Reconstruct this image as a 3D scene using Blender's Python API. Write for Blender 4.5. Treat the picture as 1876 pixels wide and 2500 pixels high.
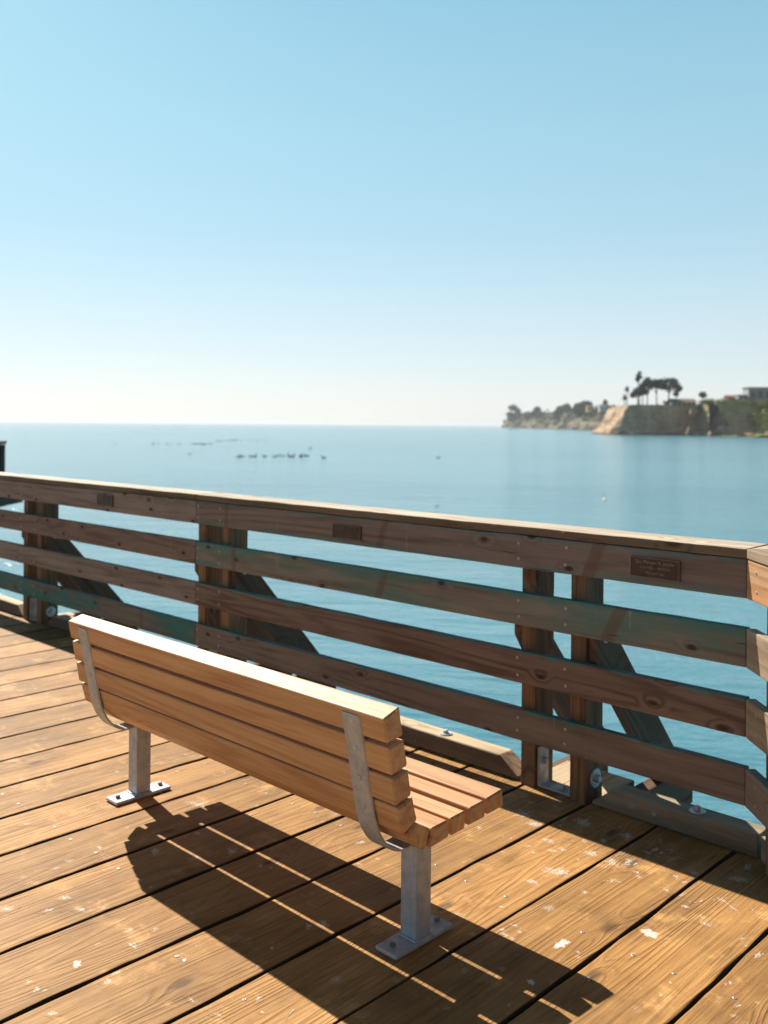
import bpy, bmesh, math, random
from mathutils import Vector, Matrix, noise
R = math.radians
random.seed(7)

for o in list(bpy.data.objects): bpy.data.objects.remove(o)
S = bpy.context.scene
COL = S.collection

# ------------------------------------------------------------ camera, sky, sun, exposure
# world axes: X runs along the railing, Y points out over the water, Z up; deck top is z = 0
YAW = R(45.82); ROLL = R(0.464)
FW = Vector((-math.cos(YAW), math.sin(YAW), 0)); RT = Vector((math.sin(YAW), math.cos(YAW), 0)); UP = Vector((0, 0, 1))
CAM = Vector((0, 0, 1.5))
FPX = 2301.0
cd = bpy.data.cameras.new('camera'); cam = bpy.data.objects.new('camera', cd); COL.objects.link(cam)
cd.sensor_fit = 'VERTICAL'; cd.sensor_height = 36; cd.sensor_width = 27; cd.lens = FPX / 2500 * 36
cd.shift_y = -212.6 / 2500; cd.shift_x = -1.72 / 2500
cd.clip_start = 0.05; cd.clip_end = 200000
cr = RT * math.cos(ROLL) + UP * math.sin(ROLL); cu = -RT * math.sin(ROLL) + UP * math.cos(ROLL)
cam.matrix_world = Matrix(((cr.x, cu.x, -FW.x, CAM.x), (cr.y, cu.y, -FW.y, CAM.y), (cr.z, cu.z, -FW.z, CAM.z), (0, 0, 0, 1)))
cd.dof.use_dof = True; cd.dof.focus_distance = 2.75; cd.dof.aperture_fstop = 3.2; cd.dof.aperture_blades = 9
S.camera = cam

SUN = Vector((-1.10, 0.21, 1.0)).normalized()          # towards the sun
SEL = math.asin(SUN.z)
w = bpy.data.worlds.new('World'); S.world = w; w.use_nodes = True
wt = w.node_tree; wn = wt.nodes; bg = wn['Background']
sky = wn.new('ShaderNodeTexSky'); sky.sky_type = 'NISHITA'; sky.sun_disc = False
sky.sun_elevation = SEL; sky.sun_rotation = math.atan2(SUN.x, SUN.y)
sky.altitude = 0; sky.air_density = 1.0; sky.dust_density = 0.6; sky.ozone_density = 2.0
tc = wn.new('ShaderNodeTexCoord'); sx = wn.new('ShaderNodeSeparateXYZ'); wt.links.new(tc.outputs['Generated'], sx.inputs[0])
def wmix(blend, fac, a, b):
    mx = wn.new('ShaderNodeMix'); mx.data_type = 'RGBA'; mx.blend_type = blend
    for i, v in ((0, fac), (6, a), (7, b)):
        if isinstance(v, bpy.types.NodeSocket): wt.links.new(v, mx.inputs[i])
        else: mx.inputs[i].default_value = v
    return mx.outputs[2]
def wramp(lo, hi, a, b, src=None):
    m = wn.new('ShaderNodeMapRange'); m.interpolation_type = 'SMOOTHSTEP'; wt.links.new(src or sx.outputs[2], m.inputs[0])
    for i, v in enumerate((lo, hi, a, b)): m.inputs[i + 1].default_value = v
    return m.outputs[0]
SKYK = 0.077 * 2 ** 0.6
c = wmix('MULTIPLY', 1.0, sky.outputs[0], wmix('MIX', wramp(.0, .38, 0.0, 1.0), (.72, .78, .92, 1), (.90, 1.17, 1.03, 1)))   # cooler low down, more cyan above
gr = wn.new('ShaderNodeValToRGB'); wt.links.new(sx.outputs[2], gr.inputs[0]); el = gr.color_ramp.elements      # even light of thin sea air
for k_, (p_, c_) in enumerate([(0.0, (1.02, 1.02, 1.0)), (.07, (.80, .90, .91)), (.2, (.49, .745, .83)), (.42, (.30, .60, .76)), (1.0, (.14, .38, .60))]):
    e_ = el[k_] if k_ < 2 else el.new(p_)
    e_.position = p_; e_.color = c_ + (1,)
c2 = wmix('MULTIPLY', 1.0, gr.outputs[0], (1 / SKYK, 1 / SKYK, 1 / SKYK, 1))
sd_ = wn.new('ShaderNodeVectorMath'); sd_.operation = 'DOT_PRODUCT'; wt.links.new(tc.outputs['Generated'], sd_.inputs[0]); sd_.inputs[1].default_value = Vector((SUN.x, SUN.y, 0)).normalized()
away = wmix('MIX', wramp(-.5, .45, 0.0, 1.0, sd_.outputs['Value']), (.34, .36, .40, 1), (1, 1, 1, 1))      # the half of the sky away from the sun is darker
c2 = wmix('MULTIPLY', 1.0, c2, away)
c = wmix('MIX', .62, c, c2)
zen = wmix('MIX', wramp(.41, .60, 0.0, 1.0), (1, 1, 1, 1), (.12, .145, .19, 1))   # deep blue overhead, out of view, dimmed to cut fill and deepen shadows
c = wmix('MULTIPLY', 1.0, c, zen)
wt.links.new(c, bg.inputs[0]); bg.inputs[1].default_value = 0.077

sl = bpy.data.lights.new('sun', 'SUN'); sl.energy = 5.0; sl.angle = R(0.5); sl.color = (1.0, 0.93, 0.83)
so = bpy.data.objects.new('sun', sl); COL.objects.link(so)
so.rotation_euler = SUN.to_track_quat('Z', 'Y').to_euler(); so.location = (-5, 2, 8)
S.view_settings.view_transform = 'Standard'; S.view_settings.look = 'None'
S.view_settings.exposure = 0.68; S.view_settings.gamma = 1
S.cycles.max_bounces = 8

# ------------------------------------------------------------ tagging helpers
def tag(o, label=None, cat=None, group=None, kind=None):
    if label: o['label'] = label
    if cat: o['category'] = cat
    if group: o['group'] = group
    if kind: o['kind'] = kind
    return o
def empty(name, loc, label, cat, group=None):
    o = bpy.data.objects.new(name, None); COL.objects.link(o); o.location = loc
    o.empty_display_size = .2
    o['org'] = list(loc)
    return tag(o, label, cat, group)
def origin_of(parent):
    p = parent
    while p is not None:
        if 'org' in p: return Vector(p['org'])
        p = p.parent
    return Vector((0, 0, 0))
def clean_org():
    for o in bpy.data.objects:
        if 'org' in o: del o['org']

class MB:
    """collects geometry in world coordinates; build() links it as one mesh object"""
    def __init__(s):
        s.v = []; s.f = []; s.m = []; s.gc = []; s.a = []; s.smooth = []
    def add(s, vs, fs, gc=None, att=0.0, mi=0, smooth=False):
        b = len(s.v)
        s.v += [Vector(v) for v in vs]
        s.gc += [Vector(g) for g in (gc if gc else vs)]
        s.a += list(att) if hasattr(att, '__len__') else [att] * len(vs)
        for f in fs:
            s.f.append([b + i for i in f]); s.m.append(mi); s.smooth.append(smooth)
        return s
    def build(s, name, mats, parent=None, loc=None):
        if not isinstance(mats, (list, tuple)): mats = [mats]
        org = origin_of(parent) if parent else (Vector(loc) if loc else Vector((0, 0, 0)))
        me = bpy.data.meshes.new(name)
        me.from_pydata([tuple(v - org) for v in s.v], [], s.f)
        for m in mats: me.materials.append(m)
        me.polygons.foreach_set('material_index', s.m)
        me.polygons.foreach_set('use_smooth', s.smooth)
        g = me.attributes.new('gc', 'FLOAT_VECTOR', 'POINT'); g.data.foreach_set('vector', [c for v in s.gc for c in v])
        t = me.attributes.new('drop', 'FLOAT', 'POINT'); t.data.foreach_set('value', s.a)
        me.update()
        o = bpy.data.objects.new(name, me); COL.objects.link(o)
        if parent: o.parent = parent
        else:
            o.location = org
            o['org'] = list(org)
        return o

def rprofile(pts, r=0.004, n=2):
    """round the corners of a closed 2D polygon"""
    out = []
    N = len(pts)
    for i in range(N):
        p0 = Vector(pts[i - 1]); p = Vector(pts[i]); p1 = Vector(pts[(i + 1) % N])
        a = (p0 - p); b = (p1 - p)
        rr = min(r, a.length * .45, b.length * .45)
        A = p + a.normalized() * rr; B = p + b.normalized() * rr
        for k in range(n + 1):
            t = k / n
            out.append((A * (1 - t) ** 2 + p * 2 * t * (1 - t) + B * t * t))
    return out
SEED = [0]
def extrude(mb, P0, P1, prof, A, B, seg=1, r=0.004, jit=0.0, bevel_end=0.003, mi=0, jb=1.0, gscale=1.0, goff=None, rn=2, smooth=True):
    """sweep a 2D profile (in axes A, B) from P0 to P1, bevelled ends, slight irregularity"""
    SEED[0] += 1
    rnd = random.Random(SEED[0] * 13 + 5)
    if goff is None: goff = Vector((rnd.uniform(0, 50), rnd.uniform(0, 50), rnd.uniform(0, 50)))
    P0 = Vector(P0); P1 = Vector(P1); A = Vector(A).normalized(); B = Vector(B).normalized()
    L = (P1 - P0); ln = L.length; D = L / ln
    pr = rprofile(prof, r, rn) if r > 0 else [Vector(p) for p in prof]
    c = sum(pr, Vector((0, 0))) / len(pr)
    xs = [0.0] + ([bevel_end] if bevel_end else []) + [ln * (i / seg) for i in range(1, seg)] + ([ln - bevel_end] if bevel_end else []) + [ln]
    vs = []; gc = []
    sd = rnd.uniform(0, 100)
    for j, x in enumerate(xs):
        endr = bevel_end and (j == 0 or j == len(xs) - 1)
        for k, p in enumerate(pr):
            q = p.copy()
            if endr:
                d = (q - c)
                for ax in (0, 1):
                    if abs(d[ax]) > 1e-6: d[ax] -= math.copysign(min(bevel_end, abs(d[ax])), d[ax])
                q = c + d
            if jit:
                e = noise.noise_vector(Vector((x * 6 + sd, p.x * 9, p.y * 9)))
                e2 = noise.noise_vector(Vector((x * 40 + sd, p.x * 25, p.y * 25)))
                q = q + Vector((e.x + e2.x * .5, (e.y + e2.y * .5) * jb)) * jit
            w_ = P0 + D * x + A * q.x + B * q.y
            vs.append(w_); gc.append(Vector((x, q.x, q.y)) * gscale + goff)
    n = len(pr); fs = []
    # orientation so normals point out
    area = sum(pr[i - 1].x * pr[i].y - pr[i].x * pr[i - 1].y for i in range(n))
    flip = (A.cross(B).dot(D) < 0) != (area < 0)
    for j in range(len(xs) - 1):
        for k in range(n):
            f = [j * n + k, j * n + (k + 1) % n, (j + 1) * n + (k + 1) % n, (j + 1) * n + k]
            fs.append(f if not flip else f[::-1])
    c0 = list(range(n)); c1 = [(len(xs) - 1) * n + k for k in range(n)]
    fs.append(c0[::-1] if not flip else c0); fs.append(c1 if not flip else c1[::-1])
    mb.add(vs, fs, gc, 0.0, mi, False)
    if smooth:
        for i in range(len(fs) - 2): mb.smooth[-len(fs) + i] = False
    return goff
def rect(a0, a1, b0, b1): return [(a0, b0), (a1, b0), (a1, b1), (a0, b1)]
def beam(mb, P0, P1, wa, wb, A, B, **k):
    extrude(mb, P0, P1, rect(-wa / 2, wa / 2, -wb / 2, wb / 2), A, B, **k)
X, Y, Z = Vector((1, 0, 0)), Vector((0, 1, 0)), Vector((0, 0, 1))

def lathe(mb, c, axis, prof, n=16, mi=0, smooth=True, hexa=False):
    """prof: list of (radius, height) from the bottom up along axis"""
    axis = Vector(axis).normalized(); t = axis.orthogonal().normalized(); b = axis.cross(t)
    vs = []; fs = []; nn = 6 if hexa else n
    for r, h in prof:
        for k in range(nn):
            a = 2 * math.pi * k / nn + .3
            vs.append(Vector(c) + axis * h + (t * math.cos(a) + b * math.sin(a)) * r)
    for j in range(len(prof) - 1):
        for k in range(nn):
            fs.append([j * nn + k, j * nn + (k + 1) % nn, (j + 1) * nn + (k + 1) % nn, (j + 1) * nn + k])
    fs.append([(len(prof) - 1) * nn + k for k in range(nn)])
    fs.append([k for k in range(nn)][::-1])
    mb.add(vs, fs, None, 0, mi, False)

# ------------------------------------------------------------ materials
def newmat(name):
    m = bpy.data.materials.new(name); m.use_nodes = True
    nt = m.node_tree; return m, nt, nt.nodes, nt.links, nt.nodes['Principled BSDF']
class N:
    def __init__(s, nt): s.nt = nt; s.n = nt.nodes; s.l = nt.links
    def new(s, t, **k):
        o = s.n.new(t)
        for a, b in k.items(): setattr(o, a, b)
        return o
    def setin(s, node, i, v):
        if v is None: return
        if hasattr(v, 'is_output') or isinstance(v, bpy.types.NodeSocket): s.l.new(v, node.inputs[i])
        else: node.inputs[i].default_value = v
    def math(s, op, a, b=None, c=None, clamp=False):
        m = s.new('ShaderNodeMath', operation=op); m.use_clamp = clamp
        s.setin(m, 0, a); s.setin(m, 1, b); s.setin(m, 2, c); return m.outputs[0]
    def vmul(s, v, k):
        m = s.new('ShaderNodeVectorMath', operation='MULTIPLY'); s.setin(m, 0, v); m.inputs[1].default_value = k; return m.outputs[0]
    def vadd(s, v, k):
        m = s.new('ShaderNodeVectorMath', operation='ADD'); s.setin(m, 0, v); s.setin(m, 1, k); return m.outputs[0]
    def noise(s, v, scale=1, detail=3, rough=.55, dist=0.0):
        m = s.new('ShaderNodeTexNoise'); s.setin(m, 'Vector', v); m.inputs['Scale'].default_value = scale
        m.inputs['Detail'].default_value = detail; m.inputs['Roughness'].default_value = rough; m.inputs['Distortion'].default_value = dist
        return m.outputs['Fac']
    def vor(s, v, scale=1, rand=1.0):
        m = s.new('ShaderNodeTexVoronoi'); s.setin(m, 'Vector', v); m.inputs['Scale'].default_value = scale; m.inputs['Randomness'].default_value = rand
        return m.outputs['Distance'], m.outputs['Color']
    def ramp(s, f, lo, hi, a=0.0, b=1.0, smooth=True):
        m = s.new('ShaderNodeMapRange', interpolation_type='SMOOTHSTEP' if smooth else 'LINEAR')
        s.setin(m, 0, f); m.inputs[1].default_value = lo; m.inputs[2].default_value = hi; m.inputs[3].default_value = a; m.inputs[4].default_value = b
        return m.outputs[0]
    def mix(s, f, a, b, blend='MIX'):
        m = s.new('ShaderNodeMix', data_type='RGBA', blend_type=blend)
        s.setin(m, 0, f)
        for i, v in ((6, a), (7, b)):
            if isinstance(v, tuple): v = v if len(v) == 4 else v + (1,)
            s.setin(m, i, v)
        return m.outputs[2]
    def sep(s, v):
        m = s.new('ShaderNodeSeparateXYZ'); s.setin(m, 0, v); return m.outputs
    def bump(s, h, dist, strength=1.0, normal=None):
        m = s.new('ShaderNodeBump'); s.setin(m, 'Height', h); m.inputs['Distance'].default_value = dist; m.inputs['Strength'].default_value = strength
        if normal is not None: s.l.new(normal, m.inputs['Normal'])
        return m.outputs[0]

def wood(name, light, dark, knot=(.06, .03, .015), rings=11, ring_amt=.6, fib_amt=.34, weather=None, weather_amt=.0,
         tone=.25, rough=.7, bump=.0012, knots=.78, dirt=None, teal=None, teal_top=None, drops=False, stripes=(), spots=0.0, spec=.3, fine=1.0, grime=0.0, sunlit_bleach=None, side=None, drip=0.0, blotch=0.0, crk=.735, ks=(2.6, 6.0, 6.0)):
    """weathered or oiled timber; the coordinate runs along the board whatever way the board points"""
    m, nt, n, l, bs = newmat(name); q = N(nt)
    at = q.new('ShaderNodeAttribute', attribute_name='gc'); gc = at.outputs['Vector']
    # knots
    g3 = q.sep(gc); cmb = q.new('ShaderNodeCombineXYZ')
    l.new(q.math('MULTIPLY', g3[0], ks[0]), cmb.inputs[0]); l.new(q.math('MULTIPLY', g3[1 if ks[1] > ks[2] else 2], max(ks[1], ks[2])), cmb.inputs[1])
    kt = q.new('ShaderNodeTexVoronoi'); kt.voronoi_dimensions = '2D'; l.new(cmb.outputs[0], kt.inputs['Vector']); kt.inputs['Scale'].default_value = 1
    kd, kc = kt.outputs['Distance'], kt.outputs['Color']
    kr = q.sep(kc)[0]
    gate = q.math('GREATER_THAN', kr, knots)
    pull = q.math('MULTIPLY', q.ramp(kd, 0.0, .34, 1.0, 0.0), gate)
    kmask = q.math('MULTIPLY', q.ramp(q.math('ADD', kd, q.math('MULTIPLY', q.noise(q.vmul(gc, (30, 60, 60)), 1, 2), .06)), .07, .16, 1.0, 0.0), gate)
    # growth rings
    low = q.noise(q.vmul(gc, (.38, 5.5, 5.5)), 1, 1.4, .5, .2)
    low2 = q.math('ADD', low, q.math('MULTIPLY', pull, 1.6 / rings))
    rp = q.math('PINGPONG', q.math('MULTIPLY', low2, rings * 2.0), 1.0)
    ring = q.ramp(rp, .35, .98)
    # fibres
    fib = q.noise(q.vmul(gc, (7 * fine, 260 * fine, 260 * fine)), 1, 3, .6)
    fib2 = q.noise(q.vmul(gc, (2.5, 75, 75)), 1, 3, .6)
    f = q.math('ADD', q.math('MULTIPLY', ring, ring_amt), q.math('MULTIPLY', q.math('ADD', q.ramp(fib, .35, .7), q.math('MULTIPLY', q.ramp(fib2, .4, .68), .9)), fib_amt), clamp=True)
    c = q.mix(f, light, dark)
    # every board has its own tone
    bt = q.noise(q.vmul(gc, (.02, .06, .06)), 1, 0)
    c = q.mix(1.0, c, q.mix(q.ramp(bt, .3, .7), (.80, .78, .76), (1.12, 1.10, 1.08)), 'MULTIPLY')
    # board-scale tone
    big = q.noise(q.vmul(gc, (.9, 2.6, 2.6)), 1, 3, .6)
    c = q.mix(q.math('MULTIPLY', q.ramp(big, .35, .7), tone), c, tuple(x * .55 for x in dark))
    if weather:
        wv = q.noise(q.vmul(gc, (1.4, 14, 14)), 1, 4, .65)
        c = q.mix(q.math('MULTIPLY', q.ramp(wv, .32, .68), weather_amt), c, weather)
    if teal:
        tv = q.noise(q.vadd(q.vmul(gc, (1.6, 9, 9)), (9.3, 1, 4)), 1, 5, .6)
        c = q.mix(q.math('MULTIPLY', q.ramp(tv, teal[1], teal[1] + .16), teal[2]), c, teal[0])
    if teal_top:      # remains of paint near the top arris of the board (height measured in the world)
        geo = q.new('ShaderNodeNewGeometry'); pz = q.sep(geo.outputs['Position'])[2]; px = q.sep(geo.outputs['Position'])[0]
        tn = q.noise(geo.outputs['Position'], 5, 4, .6)
        for (z0, z1, x0, x1, amt) in teal_top:
            mz = q.ramp(q.math('ADD', pz, q.math('MULTIPLY', q.math('SUBTRACT', tn, .5), .10)), z0, z1)
            mxx = q.ramp(q.math('ADD', px, q.math('MULTIPLY', tn, 1.2)), x0 + .5, x1 + .7)
            c = q.mix(q.math('MULTIPLY', q.math('MULTIPLY', mz, mxx), amt), c, (.075, .20, .19))
    c = q.mix(q.math('MULTIPLY', kmask, .85), c, knot)
    # checks (drying cracks)
    ck = q.noise(q.vmul(gc, (3.0, 95, 95)), 1, 2, .5, .1)
    crack = q.ramp(ck, crk, crk + .03)
    c = q.mix(q.math('MULTIPLY', crack, .8), c, tuple(x * .35 for x in dark))
    if stripes:
        geo = q.new('ShaderNodeNewGeometry'); sp = q.sep(geo.outputs['Position'])
        for (x0, z0, x1, z1, wd) in stripes:
            k = (x1 - x0) / (z1 - z0)
            d = q.math('ABSOLUTE', q.math('SUBTRACT', q.math('SUBTRACT', sp[0], x0), q.math('MULTIPLY', q.math('SUBTRACT', sp[2], z0), k)))
            c = q.mix(q.ramp(d, wd * .5 - .008, wd * .5 + .006, .5, 0), c, (.15, .075, .045))
    if grime:
        geo = q.new('ShaderNodeNewGeometry')
        gn = q.noise(geo.outputs['Position'], 3.1, 5, .6)
        c = q.mix(q.math('MULTIPLY', q.ramp(gn, .42, .72), grime), c, (.05, .032, .02))
    if blotch:       # foot-worn pale patches and darker damp ones
        pos = q.new('ShaderNodeNewGeometry').outputs['Position']
        b1 = q.noise(q.vadd(pos, (3.3, 8.1, 0)), 5.5, 5, .68); b2 = q.noise(q.vadd(q.vmul(gc, (3.5, 11, 11)), (7, 2, 5)), 1, 4, .65)
        c = q.mix(q.math('MULTIPLY', q.ramp(b1, .54, .70), blotch), c, tuple(min(1, x * 1.22 + .03) for x in light))
        c = q.mix(q.math('MULTIPLY', q.ramp(b2, .53, .72), blotch * .9), c, tuple(x * .62 for x in dark))
    if spots:
        geo = q.new('ShaderNodeNewGeometry'); pos = geo.outputs['Position']
        wob = q.vadd(pos, q.vmul(q.new('ShaderNodeTexNoise').outputs['Color'], (.0, .0, .0)))
        for sc, th, g in ((5.0, .13, .60), (11, .16, .66), (38, .16, .8)):
            d, cc = q.vor(pos, sc)
            dn = q.math('ADD', d, q.math('MULTIPLY', q.math('SUBTRACT', q.noise(pos, sc * 6, 3), .5), .16))
            mk = q.math('MULTIPLY', q.ramp(dn, th * .2, th, 1, 0), q.math('GREATER_THAN', q.sep(cc)[0], g))
            br = q.ramp(q.noise(q.vmul(gc, (60, 300, 300)), 1, 3), .36, .62)
            c = q.mix(q.math('MULTIPLY', q.math('MULTIPLY', mk, br), spots), c, (.68, .60, .48))
    if side:         # sawn edges of the planks: dirt stain with the gaps' shade painted into it
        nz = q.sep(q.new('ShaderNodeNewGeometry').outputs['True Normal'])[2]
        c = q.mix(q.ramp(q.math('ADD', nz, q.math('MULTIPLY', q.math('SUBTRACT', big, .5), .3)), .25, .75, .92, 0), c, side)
    if drip:         # pale streaks run down the face
        pos = q.new('ShaderNodeNewGeometry').outputs['Position']
        dr = q.noise(q.vmul(pos, (26, 26, 1.2)), 1, 2, .5); dm = q.noise(q.vmul(pos, (2.2, 2.2, 7)), 1, 3, .6)
        c = q.mix(q.math('MULTIPLY', q.math('MULTIPLY', q.ramp(dr, .66, .74), q.ramp(dm, .5, .62)), drip), c, (.42, .40, .36))
    if sunlit_bleach:       # upper faces bleached, with the sunlight on them painted in as paler colour
        nz = q.sep(q.new('ShaderNodeNewGeometry').outputs['True Normal'])[2]
        c = q.mix(q.math('MULTIPLY', q.ramp(nz, .6, .9), q.ramp(big, .2, .8, .95, .6)), c, q.mix(f, sunlit_bleach, tuple(x * .55 for x in sunlit_bleach)))
    if drops:
        da = q.new('ShaderNodeAttribute', attribute_name='drop').outputs['Fac']
        geo = q.new('ShaderNodeNewGeometry'); pos = geo.outputs['Position']
        dn = q.math('ADD', da, q.math('ADD', q.math('MULTIPLY', q.math('SUBTRACT', q.noise(pos, 150, 5, .75), .5), 1.5), q.math('MULTIPLY', q.math('SUBTRACT', q.noise(q.vmul(gc, (30, 420, 420)), 1, 2), .5), .6)))
        c = q.mix(q.math('MULTIPLY', q.ramp(dn, .45, .75), q.math('MULTIPLY', q.math('GREATER_THAN', da, .004), .8)), c, (.75, .73, .68))
    l.new(c, bs.inputs['Base Color'])
    rg = q.math('ADD', q.math('MULTIPLY', f, .12), rough - .06)
    l.new(rg, bs.inputs['Roughness']); bs.inputs['Specular IOR Level'].default_value = spec
    h = q.math('SUBTRACT', q.math('ADD', q.math('MULTIPLY', ring, .55), q.math('MULTIPLY', fib2, 1.1)), q.math('ADD', q.math('MULTIPLY', crack, 1.6), q.math('MULTIPLY', q.math('SUBTRACT', 1, fib), .8)))
    l.new(q.bump(h, bump, 1.0), bs.inputs['Normal'])
    return m

def metal(name, col=(.45, .46, .46), rough=.45, met=.75, stain=None, bump=.0003, blotch=.6):
    m, nt, n, l, bs = newmat(name); q = N(nt)
    geo = q.new('ShaderNodeTexCoord').outputs['Object']
    a = q.noise(geo, 28, 5, .65); b = q.noise(geo, 140, 3); st = q.noise(q.vmul(geo, (60, 60, 5)), 1, 3)
    c = q.mix(q.math('MULTIPLY', q.ramp(a, .35, .7), blotch), col, tuple(x * .62 for x in col))
    c = q.mix(q.math('MULTIPLY', q.ramp(st, .5, .75), .3), c, tuple(min(1, x * 1.45) for x in col))
    if stain: c = q.mix(q.math('MULTIPLY', q.ramp(q.noise(geo, 9, 4), .4, .7), .55), c, stain)
    l.new(c, bs.inputs['Base Color']); bs.inputs['Metallic'].default_value = met
    l.new(q.ramp(a, .2, .8, rough - .08, rough + .12), bs.inputs['Roughness'])
    l.new(q.bump(q.math('ADD', a, q.math('MULTIPLY', b, .5)), bump), bs.inputs['Normal'])
    return m

def plain(name, col, rough=.8, var=.35, scale=1.0, col2=None, bump=0.0, spec=.2):
    m, nt, n, l, bs = newmat(name); q = N(nt)
    geo = q.new('ShaderNodeNewGeometry').outputs['Position']
    a = q.noise(geo, scale, 5, .6)
    c = q.mix(q.math('MULTIPLY', q.ramp(a, .35, .65), var if col2 is None else 1), col, col2 if col2 else tuple(x * .5 for x in col))
    l.new(c, bs.inputs['Base Color']); bs.inputs['Roughness'].default_value = rough; bs.inputs['Specular IOR Level'].default_value = spec
    if bump: l.new(q.bump(a, bump), bs.inputs['Normal'])
    return m

M = {}
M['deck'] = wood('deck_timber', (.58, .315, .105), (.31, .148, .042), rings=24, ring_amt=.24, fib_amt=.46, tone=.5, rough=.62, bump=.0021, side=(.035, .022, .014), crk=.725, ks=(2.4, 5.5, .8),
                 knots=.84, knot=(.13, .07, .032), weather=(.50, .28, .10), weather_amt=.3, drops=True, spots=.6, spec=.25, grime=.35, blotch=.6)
M['bench'] = wood('bench_cedar', (.70, .405, .19), (.42, .18, .070), rings=10, ring_amt=.38, fib_amt=.34, tone=.2, rough=.56, bump=.0004,
                  knots=.93, knot=(.22, .09, .04), spec=.6, fine=1.0)
rail_kw = dict(drip=.5, knot=(.035, .018, .012), ks=(4.0, .8, 8.5), fine=.5, rough=.75, bump=.0022, knots=.66, spec=.2, tone=.35)
GREY = (.17, .135, .115)
M['rail_grey'] = wood('rail_grey', (0.294, 0.234, 0.202), (0.166, 0.127, 0.108), weather=(0.312, 0.263, 0.228), weather_amt=.7, **rail_kw)
M['rail_red'] = wood('rail_red', (0.275, 0.195, 0.158), (0.144, 0.097, 0.078), weather=(0.275, 0.213, 0.179), weather_amt=.5, **rail_kw)
M['rail_top_near'] = wood('rail_top_near', (0.256, 0.195, 0.17), (0.15, 0.111, 0.096), weather=(0.261, 0.206, 0.179), weather_amt=.6,
    teal_top=[(1.02, 1.045, -5.2, -5.0, .45), (.945, .915, -5.2, -4.9, .45)],
    stripes=[(-3.11, 1.033, -3.15, .909, .045), (-1.956, 1.025, -2.001, .911, .06), (-4.362, 1.0, -4.362, .9, .035)], **rail_kw)
M['rail_second_near'] = wood('rail_second_near', (0.273, 0.221, 0.184), (0.164, 0.128, 0.106), weather=(0.275, 0.263, 0.214), weather_amt=.75,
    teal=((.09, .20, .17), .47, .65), teal_top=[(.785, .805, -5.2, -5.0, .85)],
    stripes=[(-3.108, .796, -3.155, .673, .045), (-1.861, .79, -1.913, .682, .06), (-4.29, .8, -4.29, .7, .045)], **rail_kw)
M['rail_third_near'] = wood('rail_third_near', (0.266, 0.179, 0.139), (0.118, 0.076, 0.061), rings=15, ring_amt=.75, weather=(0.246, 0.185, 0.159), weather_amt=.45,
    teal_top=[(.552, .57, -5.2, -5.0, .8)], **rail_kw)
M['rail_fourth_near'] = wood('rail_fourth_near', (0.277, 0.209, 0.173), (0.151, 0.11, 0.09), weather=(0.275, 0.220, 0.186), weather_amt=.6,
    teal_top=[(.312, .33, -5.2, -5.0, .7)], **rail_kw)
M['rail_teal'] = wood('rail_teal', (0.2, 0.163, 0.131), (0.125, 0.1, 0.075), weather=(0.232, 0.213, 0.179), weather_amt=.5,
    teal=((.045, .175, .165), .43, .95), stripes=[(-6.513, .328, -6.513, .2, .04), (-5.251, .29, -5.251, .2, .035)], **rail_kw)
M['cap'] = wood('cap_timber', (.20, .135, .08), (.10, .065, .04), weather=(.17, .14, .10), weather_amt=.6, rough=.75, bump=.0016, knots=.82, tone=.3, spots=.5, sunlit_bleach=(.74, .61, .46))
M['post'] = wood('post_timber', (0.312, 0.18, 0.086), (0.149, 0.077, 0.041), rings=12, ring_amt=.6, fib_amt=.35, weather=(.10, .08, .065), weather_amt=.4, rough=.75, bump=.0018, knots=.85)
M['brace'] = wood('brace_timber', (.17, .095, .055), (.08, .043, .025), weather=(.13, .09, .065), weather_amt=.6, rough=.75, bump=.0016, knots=.85)
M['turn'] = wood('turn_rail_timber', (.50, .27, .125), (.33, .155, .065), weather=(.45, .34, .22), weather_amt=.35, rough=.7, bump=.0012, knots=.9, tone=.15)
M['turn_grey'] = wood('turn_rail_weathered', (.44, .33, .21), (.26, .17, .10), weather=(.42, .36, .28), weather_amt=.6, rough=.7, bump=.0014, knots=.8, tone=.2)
M['kerb'] = wood('kerb_timber', (.17, .11, .065), (.09, .055, .032), weather=(.15, .12, .09), weather_amt=.5, rough=.75, bump=.0018, knots=.85, spots=.5, sunlit_bleach=(.78, .58, .36))
M['kerb_teal'] = wood('kerb_faded_paint', (.24, .18, .12), (.14, .10, .065), weather=(0.377, 0.341, 0.262), weather_amt=.5, teal=((.06, .13, .115), .44, .6), rough=.75, bump=.0018, knots=.85, spots=.6, sunlit_bleach=(.50, .38, .25))
M['pile'] = wood('pile_timber', (.09, .07, .05), (.04, .03, .022), rough=.85, knots=.95)
M['galv'] = metal('galvanised_steel', (.47, .49, .52), .5, .4)
M['galv_pale'] = metal('galvanised_bolt', (.52, .54, .54), .5, .6)
M['screw'] = metal('screw_metal', (.62, .55, .50), .4, .6, bump=.0001)
M['nut'] = metal('nut_metal', (.20, .22, .24), .45, .6)
M['recess'] = plain('screw_recess', (.03, .028, .025), .8)
M['bronze'] = metal('bronze_plaque', (.085, .055, .04), .55, .5, stain=(.05, .035, .028))
M['letter'] = metal('worn_lettering', (.36, .24, .17), .5, .2)
M['bronze_rim'] = metal('bronze_rim', (.22, .14, .10), .5, .3)

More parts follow.
